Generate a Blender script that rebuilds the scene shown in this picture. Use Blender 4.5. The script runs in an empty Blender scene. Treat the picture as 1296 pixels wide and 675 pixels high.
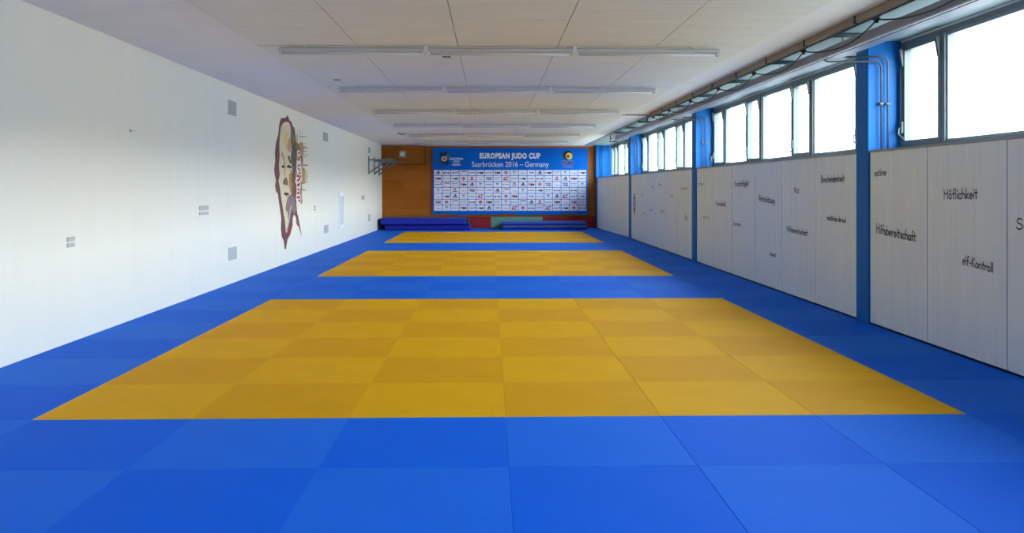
import bpy, math, random
from mathutils import Vector, Matrix

random.seed(7)
sc = bpy.context.scene
col = sc.collection

# ------------------------------------------------------------------ camera
F, W, H = 1097.0, 1296.0, 675.0          # focal length in pixels, frame
EYE, YAW, CX, CYH = 1.47, 0.0246, 648.0, 239.0
cam_d = bpy.data.cameras.new('camera')
cam_d.sensor_fit = 'HORIZONTAL'; cam_d.sensor_width = 36.0
cam_d.lens = F / W * 36.0
cam_d.shift_x = 0.0
cam_d.shift_y = (CYH - H / 2) / W
cam_d.clip_end = 400
cam = bpy.data.objects.new('camera', cam_d); col.objects.link(cam)
cam.location = (0, 0, EYE)
cam.rotation_euler = (math.pi / 2, 0, -YAW)
sc.camera = cam

# ------------------------------------------------------------------ world, exposure
sc.view_settings.view_transform = 'Standard'
sc.view_settings.look = 'None'
sc.view_settings.gamma = 1.0
sc.view_settings.use_curve_mapping = False
sc.view_settings.exposure = 0.0
SKY = 31.5
world = bpy.data.worlds.new('overcast_sky'); sc.world = world
world.use_nodes = True
wn, wl_ = world.node_tree.nodes, world.node_tree.links
wn.clear()
w_out = wn.new('ShaderNodeOutputWorld'); w_bg = wn.new('ShaderNodeBackground')
w_tc = wn.new('ShaderNodeTexCoord'); w_sep = wn.new('ShaderNodeSeparateXYZ')
w_ramp = wn.new('ShaderNodeValToRGB')
w_ramp.color_ramp.elements[0].position = 0.0; w_ramp.color_ramp.elements[0].color = (0.25, 0.26, 0.255, 1)
w_ramp.color_ramp.elements[1].position = 1.0; w_ramp.color_ramp.elements[1].color = (0.26, 0.31, 0.36, 1)
e = w_ramp.color_ramp.elements.new(0.49); e.color = (0.25, 0.26, 0.255, 1)
e = w_ramp.color_ramp.elements.new(0.51); e.color = (1.0, 0.985, 0.95, 1)
e = w_ramp.color_ramp.elements.new(0.66); e.color = (0.68, 0.79, 0.90, 1)
w_map = wn.new('ShaderNodeMath'); w_map.operation = 'MULTIPLY_ADD'
w_map.inputs[1].default_value = 0.5; w_map.inputs[2].default_value = 0.5
wl_.new(w_tc.outputs['Generated'], w_sep.inputs[0]); wl_.new(w_sep.outputs['Z'], w_map.inputs[0])
wl_.new(w_map.outputs[0], w_ramp.inputs[0]); wl_.new(w_ramp.outputs[0], w_bg.inputs['Color'])
w_bg.inputs['Strength'].default_value = SKY
wl_.new(w_bg.outputs[0], w_out.inputs[0])

cy = sc.cycles
cy.use_denoising = True
cy.max_bounces = 12; cy.diffuse_bounces = 8; cy.glossy_bounces = 4; cy.transparent_max_bounces = 8
cy.sample_clamp_indirect = 8.0; cy.sample_clamp_direct = 5.0

# room dimensions (metres); +Y runs away from the camera, +X towards the windows
XL, XR, XG = -4.02, 4.12, 4.49        # left wall, board fronts / pillar fronts, window plane
YB, YF = 32.2, -3.2                   # far wall, wall behind the camera
ZC = 3.085                            # ceiling
Z_BOARD = 1.862
PILLARS = [(1.0, 1.3), (9.32, 9.63), (17.23, 17.58), (25.32, 25.67)]
BAYS = [(YF, 1.0), (1.3, 9.32), (9.63, 17.23), (17.58, 25.32), (25.67, YB)]

for i, (a, b) in enumerate(BAYS):      # window portals: guide the sky light through the real openings
    ld = bpy.data.lights.new('window_portal', 'AREA'); ld.shape = 'RECTANGLE'
    ld.size = 1.12; ld.size_y = b - a; ld.cycles.is_portal = True
    lo = bpy.data.objects.new('window_portal', ld); col.objects.link(lo)
    lo.location = (XG + 0.12, (a + b) / 2, 2.5)
    lo.rotation_euler = (0, math.radians(90), 0)

# ------------------------------------------------------------------ helpers
def lin(c):
    return tuple((v / 12.92 if v <= 0.04045 else ((v + 0.055) / 1.055) ** 2.4) for v in [x / 255 for x in c])

def mat(name, rgb, rough=0.6, metal=0.0, noise=0.0, scale=8.0, bump=0.0, bscale=60.0, stretch=(1, 1, 1), spec=0.4):
    m = bpy.data.materials.new(name); m.use_nodes = True
    n, l = m.node_tree.nodes, m.node_tree.links
    b = n['Principled BSDF']
    c = lin(rgb)
    b.inputs['Base Color'].default_value = (*c, 1)
    b.inputs['Roughness'].default_value = rough
    b.inputs['Metallic'].default_value = metal
    b.inputs['Specular IOR Level'].default_value = spec
    if noise or bump:
        tc = n.new('ShaderNodeTexCoord'); mp = n.new('ShaderNodeMapping')
        mp.inputs['Scale'].default_value = stretch
        l.new(tc.outputs['Object'], mp.inputs[0])
    if noise:
        nz = n.new('ShaderNodeTexNoise'); nz.inputs['Scale'].default_value = scale; nz.inputs['Detail'].default_value = 5
        l.new(mp.outputs[0], nz.inputs['Vector'])
        rp = n.new('ShaderNodeValToRGB')
        rp.color_ramp.elements[0].position = 0.3; rp.color_ramp.elements[1].position = 0.7
        rp.color_ramp.elements[0].color = (*[v * (1 - noise) for v in c], 1)
        rp.color_ramp.elements[1].color = (*[min(1, v * (1 + noise)) for v in c], 1)
        l.new(nz.outputs['Fac'], rp.inputs[0]); l.new(rp.outputs[0], b.inputs['Base Color'])
    if bump:
        nb = n.new('ShaderNodeTexNoise'); nb.inputs['Scale'].default_value = bscale; nb.inputs['Detail'].default_value = 3
        l.new(mp.outputs[0], nb.inputs['Vector'])
        bp = n.new('ShaderNodeBump'); bp.inputs['Strength'].default_value = bump; bp.inputs['Distance'].default_value = 0.01
        l.new(nb.outputs['Fac'], bp.inputs['Height']); l.new(bp.outputs[0], b.inputs['Normal'])
    return m

class MB:
    def __init__(s): s.v, s.f, s.mi, s.mats = [], [], [], []
    def _m(s, m):
        if m not in s.mats: s.mats.append(m)
        return s.mats.index(m)
    def poly(s, pts, m):
        k = len(s.v); s.v += [tuple(p) for p in pts]; s.f.append(tuple(range(k, k + len(pts)))); s.mi.append(s._m(m))
    def box(s, lo, hi, m, ch=0.0):
        x0, y0, z0 = lo; x1, y1, z1 = hi; i = s._m(m); k = len(s.v)
        if ch <= 0:
            s.v += [(x0, y0, z0), (x1, y0, z0), (x1, y1, z0), (x0, y1, z0), (x0, y0, z1), (x1, y0, z1), (x1, y1, z1), (x0, y1, z1)]
            fs = [(0, 3, 2, 1), (4, 5, 6, 7), (0, 1, 5, 4), (1, 2, 6, 5), (2, 3, 7, 6), (3, 0, 4, 7)]
        else:                                        # top and bottom edges chamfered
            c = ch
            rings = [((x0 + c, y0 + c, x1 - c, y1 - c), z0), ((x0, y0, x1, y1), z0 + c), ((x0, y0, x1, y1), z1 - c), ((x0 + c, y0 + c, x1 - c, y1 - c), z1)]
            for (a, b_, c_, d), z in rings: s.v += [(a, b_, z), (c_, b_, z), (c_, d, z), (a, d, z)]
            fs = [(3, 2, 1, 0), (12, 13, 14, 15)]
            for r in range(3):
                for q in range(4):
                    fs.append((r * 4 + q, r * 4 + (q + 1) % 4, r * 4 + 4 + (q + 1) % 4, r * 4 + 4 + q))
        for f in fs: s.f.append(tuple(k + q for q in f)); s.mi.append(i)
    def tube(s, pts, r, m, n=10, caps=True):
        i = s._m(m); k = len(s.v); P = [Vector(p) for p in pts]; last = None
        for j, p in enumerate(P):
            d = (P[min(j + 1, len(P) - 1)] - P[max(j - 1, 0)]).normalized()
            if last is None:
                u = d.orthogonal().normalized()
            else:
                u = (last - d * last.dot(d)).normalized()
            last = u; w = d.cross(u)
            for q in range(n):
                a = 2 * math.pi * q / n
                s.v.append(tuple(p + (u * math.cos(a) + w * math.sin(a)) * r))
        for j in range(len(P) - 1):
            for q in range(n):
                s.f.append((k + j * n + q, k + j * n + (q + 1) % n, k + (j + 1) * n + (q + 1) % n, k + (j + 1) * n + q)); s.mi.append(i)
        if caps:
            s.f.append(tuple(k + q for q in range(n))[::-1]); s.mi.append(i)
            s.f.append(tuple(k + (len(P) - 1) * n + q for q in range(n))); s.mi.append(i)
    def build(s, name, parent=None, smooth=False, bevel=0):
        me = bpy.data.meshes.new(name); me.from_pydata(s.v, [], s.f)
        for m in s.mats: me.materials.append(m)
        me.polygons.foreach_set('material_index', s.mi)
        if smooth: me.polygons.foreach_set('use_smooth', [True] * len(me.polygons))
        me.update()
        o = bpy.data.objects.new(name, me); col.objects.link(o)
        if parent: o.parent = parent
        if bevel:
            b = o.modifiers.new('bevel', 'BEVEL'); b.width = bevel; b.segments = 3; b.limit_method = 'ANGLE'
        return o

def tag(o, label=None, cat=None, group=None, kind=None):
    if label: o['label'] = label
    if cat: o['category'] = cat
    if group: o['group'] = group
    if kind: o['kind'] = kind
    return o

def empty(name, loc=(0, 0, 0)):
    o = bpy.data.objects.new(name, None); col.objects.link(o); o.location = loc; o.empty_display_size = 0.1
    return o

def rebase(root, loc):
    """put the root empty at loc while its parts keep their place"""
    root.location = loc
    for c in root.children: c.location = Vector(c.location) - Vector(loc)

def box_obj(name, lo, hi, m, parent=None, ch=0.0, bevel=0):
    b = MB(); b.box(lo, hi, m, ch); return b.build(name, parent, bevel=bevel)

# sight lines of the survey: a pixel of the frame onto a wall plane
_c, _s = math.cos(YAW), math.sin(YAW)
def side(px, py, X):
    t = (px - CX) / F
    Y = X * (_c - t * _s) / (_s + t * _c)
    return Y, EYE + (CYH - py) / F * (Y * _c + X * _s)
def far(px, py, Y):
    t = (px - CX) / F
    X = Y * (t * _c + _s) / (_c - t * _s)
    return X, EYE + (CYH - py) / F * (Y * _c + X * _s)

# ------------------------------------------------------------------ materials
M = {}
M['wall'] = mat('wall_plaster', (228, 226, 214), 0.8, noise=0.012, scale=1.2, bump=0.03, bscale=30, stretch=(1, 4, 0.5), spec=0.2)
M['wall_up'] = mat('wall_upper', (205, 215, 220), 0.7, noise=0.02)
M['ceil'] = mat('ceiling_plaster', (236, 238, 232), 0.85, noise=0.02, scale=2)
M['ceil_board'] = mat('ceiling_board', (226, 230, 218), 0.85, noise=0.05, scale=3, stretch=(0.4, 5, 1), bump=0.1, bscale=30)
M['board'] = mat('wall_board', (226, 232, 228), 0.6, noise=0.04, scale=3, stretch=(1, 7, 0.35), bump=0.03, bscale=50)
M['pillar'] = mat('pillar_blue', (2, 100, 176), 0.5, noise=0.03, scale=5, spec=0.2)
M['frame'] = mat('window_frame_grey', (98, 108, 112), 0.45, noise=0.08, scale=9)
M['frame_lt'] = mat('window_frame_light', (120, 134, 142), 0.45)
M['alu'] = mat('opener_metal', (84, 90, 90), 0.5, 0.0)
M['sill'] = mat('ledge_grey', (150, 154, 152), 0.6)
M['black'] = mat('black_paint', (22, 22, 26), 0.6)
M['duct'] = mat('duct_grey', (144, 150, 158), 0.5, noise=0.1, scale=3, stretch=(8, 0.5, 8))
M['trunk'] = mat('trunking_brown', (134, 126, 106), 0.6, noise=0.1, scale=4)
M['strut'] = mat('strut_teal_grey', (84, 108, 116), 0.5, 0.2)
M['pipe'] = mat('pipe_grey', (64, 68, 80), 0.45, 0.1)
M['lip_highlight'] = mat('duct_lip_highlight', (188, 196, 204), 0.4)
M['cable'] = mat('cable_black', (34, 38, 42), 0.5)
M['lamp'] = mat('lamp_housing', (190, 191, 192), 0.45)
M['tube'] = mat('lamp_tube', (204, 208, 214), 0.25)
M['socket'] = mat('lamp_socket', (210, 211, 212), 0.5)
M['steel'] = mat('rack_steel', (120, 128, 134), 0.4, 0.6)
M['bluemat'] = mat('crash_mat_blue', (14, 40, 170), 0.5, noise=0.12, scale=3, bump=0.3, bscale=6)
M['bluemat2'] = mat('crash_mat_blue_lower', (10, 26, 150), 0.5, noise=0.15, scale=4, bump=0.3, bscale=6)
M['matlight'] = mat('folding_mat_blue', (52, 92, 180), 0.5, noise=0.08)
M['matmid'] = mat('folding_mat_side', (92, 110, 156), 0.6, noise=0.08)
M['darkgreen'] = mat('mat_end_green', (14, 62, 54), 0.6)
M['red'] = mat('pad_red', (150, 22, 26), 0.6, noise=0.08)
M['green'] = mat('pad_green', (104, 152, 138), 0.6, noise=0.05)
M['base'] = mat('subfloor', (20, 40, 70), 0.8)
M['vent'] = mat('vent_grey', (190, 191, 187), 0.6)
M['vent_dk'] = mat('vent_slot', (128, 131, 128), 0.7)
M['plate'] = mat('plate_grey', (168, 170, 168), 0.6)
M['white'] = mat('white_plastic', (238, 240, 240), 0.5)
M['clockplate'] = mat('clock_plate', (140, 140, 128), 0.5)

def checker_mat(name, rgb, bdir):
    """woven tatami-pattern vinyl: fine ribs run one way or the other"""
    m = mat(name, rgb, 0.6, noise=0.03, scale=2.5, spec=0.05)
    n, l = m.node_tree.nodes, m.node_tree.links
    tc = n.new('ShaderNodeTexCoord'); wv = n.new('ShaderNodeTexWave')
    wv.wave_type = 'BANDS'; wv.bands_direction = bdir; wv.inputs['Scale'].default_value = 40; wv.inputs['Distortion'].default_value = 1.5
    l.new(tc.outputs['Object'], wv.inputs['Vector'])
    bp = n.new('ShaderNodeBump'); bp.inputs['Strength'].default_value = 0.12; bp.inputs['Distance'].default_value = 0.004
    l.new(wv.outputs['Fac'], bp.inputs['Height']); l.new(bp.outputs[0], n['Principled BSDF'].inputs['Normal'])
    return m
M['yel_d'] = checker_mat('yellow_mat_deep', (216, 154, 0), 'X')  # paler and deeper tones paint in the sheen of the turned weave
M['yel_l'] = checker_mat('yellow_mat_light', (224, 164, 0), 'Y')
M['blu_d'] = checker_mat('blue_mat_deep', (0, 97, 214), 'X')
M['blu_l'] = checker_mat('blue_mat_light', (22, 106, 216), 'Y')

def wood_mat(name, c0, c1, plank=0.1, tint=0.25):
    m = bpy.data.materials.new(name); m.use_nodes = True
    n, l = m.node_tree.nodes, m.node_tree.links; b = n['Principled BSDF']; b.inputs['Roughness'].default_value = 0.5; b.inputs['Specular IOR Level'].default_value = 0.12
    tc = n.new('ShaderNodeTexCoord')
    sep = n.new('ShaderNodeSeparateXYZ'); l.new(tc.outputs['Object'], sep.inputs[0])
    cmb = n.new('ShaderNodeCombineXYZ'); l.new(sep.outputs['X'], cmb.inputs['X']); l.new(sep.outputs['Z'], cmb.inputs['Y'])
    br = n.new('ShaderNodeTexBrick'); l.new(cmb.outputs[0], br.inputs['Vector'])
    br.inputs['Scale'].default_value = 1.0; br.inputs['Brick Width'].default_value = 1.3; br.inputs['Row Height'].default_value = plank
    br.inputs['Mortar Size'].default_value = 0.002; br.inputs['Bias'].default_value = 0.0
    br.inputs['Color1'].default_value = (*lin(c0), 1); br.inputs['Color2'].default_value = (*lin(c1), 1)
    br.inputs['Mortar'].default_value = (*[v * 0.5 for v in lin(c0)], 1)
    mp = n.new('ShaderNodeMapping'); mp.inputs['Scale'].default_value = (1.0, 1, 14); l.new(tc.outputs['Object'], mp.inputs[0])
    nz = n.new('ShaderNodeTexNoise'); nz.inputs['Scale'].default_value = 3; nz.inputs['Detail'].default_value = 6; l.new(mp.outputs[0], nz.inputs['Vector'])
    mr = n.new('ShaderNodeMapRange'); mr.inputs['To Min'].default_value = 1 - tint; mr.inputs['To Max'].default_value = 1 + tint; l.new(nz.outputs['Fac'], mr.inputs['Value'])
    mx = n.new('ShaderNodeVectorMath'); mx.operation = 'SCALE'; l.new(br.outputs['Color'], mx.inputs[0]); l.new(mr.outputs[0], mx.inputs['Scale'])
    l.new(mx.outputs[0], b.inputs['Base Color'])
    return m
M['wood'] = wood_mat('wood_panelling', (150, 84, 22), (166, 98, 32), 0.36)
M['wood2'] = wood_mat('wood_bulkhead', (140, 82, 18), (150, 90, 26), 0.7, 0.15)

def glass_mat():
    m = bpy.data.materials.new('window_glass'); m.use_nodes = True
    n, l = m.node_tree.nodes, m.node_tree.links; n.clear()
    o = n.new('ShaderNodeOutputMaterial'); t = n.new('ShaderNodeBsdfTransparent'); g = n.new('ShaderNodeBsdfGlossy')
    t.inputs['Color'].default_value = (0.93, 0.97, 0.98, 1); g.inputs['Roughness'].default_value = 0.02
    mx = n.new('ShaderNodeMixShader'); mx.inputs[0].default_value = 0.06
    l.new(t.outputs[0], mx.inputs[1]); l.new(g.outputs[0], mx.inputs[2]); l.new(mx.outputs[0], o.inputs[0])
    return m
M['glass'] = glass_mat()

# ------------------------------------------------------------------ room shell
tag(box_obj('floor', (XL - 0.2, YF - 0.2, -0.25), (XG + 0.2, YB + 0.2, -0.045), M['base']), kind='structure')
tag(box_obj('wall_left', (XL - 0.25, YF - 0.25, -0.25), (XL, YB + 0.25, 3.5), M['wall']), kind='structure')
tag(box_obj('wall_front', (XL - 0.25, YF - 0.25, -0.25), (XG + 0.25, YF, 3.5), M['wall']), kind='structure')
tag(box_obj('wall_back', (XL, YB, -0.25), (XG + 0.25, YB + 0.25, 3.5), M['wood']), kind='structure')
b = MB()
b.box((4.2, YF, -0.25), (XG + 0.2, YB, 1.862), mat('breast_wall_grey', (96, 100, 104), 0.8))               # breast wall behind the boards
b.box((XG - 0.03, YF, 3.055), (XG + 0.2, YB, 3.5), M['wall_up'])          # lintel
for a, c in PILLARS:
    b.box((XG - 0.02, a, 1.8), (XG + 0.2, c, 3.5), M['wall_up'])
tag(b.build('wall_right'), kind='structure')
ceil = tag(box_obj('ceiling', (XL - 0.2, YF - 0.2, ZC), (XG + 0.2, YB + 0.2, 3.5), M['ceil']), kind='structure')
# acoustic boards screwed to the ceiling, five across, one bay between two rows of lights
CBX = [-2.60, -1.485, -0.365, 0.745, 1.85, 2.90]
LROWS = [9.7 + 3.8 * k for k in range(6)]
ys = [YF + 0.3, 2.1] + [5.9] + LROWS + [31.9]
for a, c in zip(ys[:-1], ys[1:]):
    for x0, x1 in zip(CBX[:-1], CBX[1:]):
        box_obj('ceiling_board', (x0 + 0.0045, a + 0.02, ZC - 0.022), (x1 - 0.0045, c - 0.02, ZC + 0.01), M['ceil_board'], ceil)
tag(box_obj('trim_1', (XL, YB - 0.03, 3.052), (XR, YB, ZC), mat('cornice_white', (205, 205, 205), 0.7)), kind='structure')
bl_ = MB(); bl_.box((XR - 0.004, YF, 1.863), (XG, YB, 1.887), M['sill'])
bl_.poly([(4.116, 25.67, 1.8865), (4.2, YB, 1.8865), (3.925, YB, 1.8865)], M['sill']); bl_.poly([(4.116, 25.67, 1.863), (3.925, YB, 1.863), (4.2, YB, 1.863)], M['sill'])
bl_.poly([(4.116, 25.67, 1.863), (4.116, 25.67, 1.8865), (3.925, YB, 1.8865), (3.925, YB, 1.863)], M['sill'])
tag(bl_.build('trim_2'), kind='structure')   # ledge over the boards

tag(box_obj('trim_4', (3.46, YF, ZC - .008), (XG, YB, ZC + .01), mat('ceiling_strip_darkened', (112, 132, 138), 0.8)), kind='structure')   # added teal-grey strip, darkened to offset the strong window light

# pillars
names = ['blue square pillar behind the viewpoint beside the first window', 'nearest full-height blue pillar, between the large word boards',
         'second blue pillar from the camera, beyond the six word boards', 'third blue pillar down the hall, beside the purple emblem board',
         'last blue pillar in the far corner against the wood wall']
for i, (a, c) in enumerate(PILLARS + [(YB - 0.22, YB)]):
    if i == 0:
        tag(box_obj('trim_3', (XR - 0.02, a, -0.045), (XG, c, ZC), M['pillar']), kind='structure'); continue
    xi = XR - 0.02 if i < 4 else 3.895
    o = box_obj('pillar', (xi, a, -0.045), (XG, c, ZC), M['pillar'], bevel=0.006)
    tag(o, names[i], 'pillar', 'blue pillars between the windows')

# ------------------------------------------------------------------ windows
ZS, ZT = 1.93, 3.055
def window(idx, y0, y1, cuts, narrow):
    r = tag(empty('window_%d' % idx, (XG, (y0 + y1) / 2, ZS)), kind='structure')
    fr = MB(); m = M['frame']
    fr.box((XG - 0.03, y0, 1.87), (XG + 0.06, y1, ZS), m); fr.box((XG - 0.03, y0, ZT - 0.05), (XG + 0.06, y1, ZT), m)
    for yc in [y0 + 0.03] + cuts + [y1 - 0.03]:
        fr.box((XG - 0.04, yc - 0.035, ZS), (XG + 0.06, yc + 0.035, ZT - 0.05), m)
    fo = fr.build('window_frame')
    parts = [fo]
    lines = [y0 + 0.03] + cuts + [y1 - 0.03]
    for k in range(len(lines) - 1):
        a, c = lines[k] + 0.03, lines[k + 1] - 0.03
        nar = (c - a) < 1.05
        s = MB(); w = 0.055 if nar else 0.03
        mm = M['frame'] if nar else M['frame_lt']
        x0 = XG - 0.045 if nar else XG - 0.02
        s.box((x0, a, ZS), (XG + 0.03, a + w, ZT - 0.05), mm); s.box((x0, c - w, ZS), (XG + 0.03, c, ZT - 0.05), mm)
        s.box((x0, a + w, ZS), (XG + 0.03, c - w, ZS + w), mm); s.box((x0, a + w, ZT - 0.05 - w), (XG + 0.03, c - w, ZT - 0.05), mm)
        so = s.build('sash'); parts.append(so)
        g = MB(); g.box((XG + 0.0, a + w, ZS + w), (XG + 0.006, c - w, ZT - 0.05 - w), M['glass'])
        parts.append(g.build('pane'))
        if nar:
            for yy in (c - 0.02, a + 0.02):               # fanlight opener brackets at the head
                h = MB()
                t = 0.02; p = [(XG - 0.045, ZT - 0.07), (XG - 0.09, ZT - 0.085), (XG - 0.085, ZT - 0.11), (XG - 0.06, ZT - 0.27), (XG - 0.045, ZT - 0.27)]
                n0 = len(p)
                h.poly([(x, yy - t, z) for x, z in p], M['alu']); h.poly([(x, yy + t, z) for x, z in p][::-1], M['alu'])
                for q in range(n0):
                    (xa, za), (xb, zb) = p[q], p[(q + 1) % n0]
                    h.poly([(xa, yy - t, za), (xa, yy + t, za), (xb, yy + t, zb), (xb, yy - t, zb)], M['alu'])
                parts.append(h.build('opener_bracket'))
            h = MB()
            h.tube([(XG - 0.06, c - 0.0, ZT - 0.3), (XG - 0.06, c, ZS + 0.12)], 0.006, M['frame'], 8)
            parts.append(h.build('opener_rod'))
            h = MB()
            h.tube([(XG - 0.05, c - 0.02, ZS + 0.2), (XG - 0.09, c - 0.02, ZS + 0.19), (XG - 0.11, c - 0.05, ZS + 0.12), (XG - 0.13, c - 0.2, ZS + 0.07)], 0.009, M['cable' if idx > 2 else 'alu'], 8)
            h.box((XG - 0.07, c - 0.04, ZS + 0.14), (XG - 0.04, c, ZS + 0.26), M['alu'])
            parts.append(h.build('handle'))
    for p in parts:
        p.parent = r; p.location = Vector(p.location) - Vector(r.location)
    return r
window(1, 1.3, 9.32, [2.05, 3.5, 4.9, 5.7, 6.95, 8.43], None)
window(2, 9.63, 17.23, [10.45, 11.92, 12.70, 14.17, 14.97, 16.4], None)
window(3, 17.58, 25.32, [18.4, 19.87, 20.67, 22.17, 22.97, 24.45], None)
window(4, 25.67, YB - 0.35, [26.5, 27.9, 28.75, 30.2, 31.0], None)
window(5, YF, 1.0, [-1.8, -0.95, 0.2], None)

# ------------------------------------------------------------------ judo mats
Y0 = 5.58
X0 = -2.915; CW = 1.0035
cols_x = [XL] + [X0 + CW * k for k in range(7)] + [XR + 0.01]
def shade(ci, ri, yellow):
    l_ = (ci + ri) % 2 == 1
    return M['yel_l' if l_ else 'yel_d'] if yellow else M['blu_l' if l_ else 'blu_d']
rows = list(range(-9, 27))       # row r spans Y0+r .. Y0+r+1
fields = {0: range(0, 6), 1: range(9, 15), 2: range(18, 24)}
mat_cache = {}
def mat_tile(name, x0, x1, y0, y1, m, parent):
    key = (round(x1 - x0, 3), round(y1 - y0, 3), m.name)
    if key not in mat_cache:
        b = MB(); b.box((0.0006, 0.0006, -0.045), (x1 - x0 - 0.0006, y1 - y0 - 0.0006, 0), m, 0.0015)
        o = b.build(name); mat_cache[key] = o.data
    else:
        o = bpy.data.objects.new(name, mat_cache[key]); col.objects.link(o)
    o.parent = parent; o.location = Vector((x0, y0, 0)) - Vector(parent.location)
    return o
ordw = ['nearest', 'middle', 'farthest']
yl = ['large square of yellow judo mats closest to the camera, nearest of three',
      'middle one of the three yellow mat squares across the hall floor',
      'farthest of the three yellow mat squares, just before the crash mats']
for k, rr in fields.items():
    r = tag(empty('judo_mat_area', (cols_x[1], Y0 + rr[0], 0)), yl[k], 'judo mats', 'yellow competition squares on the blue mat floor')
    for ri in rr:
        for ci in range(1, 7):
            mat_tile('judo_mat', cols_x[ci], cols_x[ci + 1], Y0 + ri, Y0 + ri + 1, shade(ci, ri, True), r)
sur = tag(empty('judo_mat_surround', (0, Y0 - 2, 0)), 'blue judo mats filling the floor around the three yellow squares', 'judo mats')
blue = []
for ri in rows:
    for ci in range(8):
        if 1 <= ci <= 6 and any(ri in rr for rr in fields.values()): continue
        y0, y1 = Y0 + ri, min(Y0 + ri + 1, YB)
        if y0 < YF: y0 = YF
        if y1 - y0 < 0.05: continue
        blue.append((ri, ci, y0, y1))
vis = [q for q in blue if q[3] > 3.6][:100]
rest = MB()
for q in blue:
    ri, ci, y0, y1 = q
    if q in vis: mat_tile('judo_mat', cols_x[ci], cols_x[ci + 1], y0, y1, shade(ci, ri, False), sur)
    else: rest.box((cols_x[ci] + .0012, y0 + .0012, -.045), (cols_x[ci + 1] - .0012, y1 - .0012, 0), shade(ci, ri, False), 0.003)
o = rest.build('distant_mats', sur); o['kind'] = 'stuff'; o.location = -Vector(sur.location)

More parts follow.
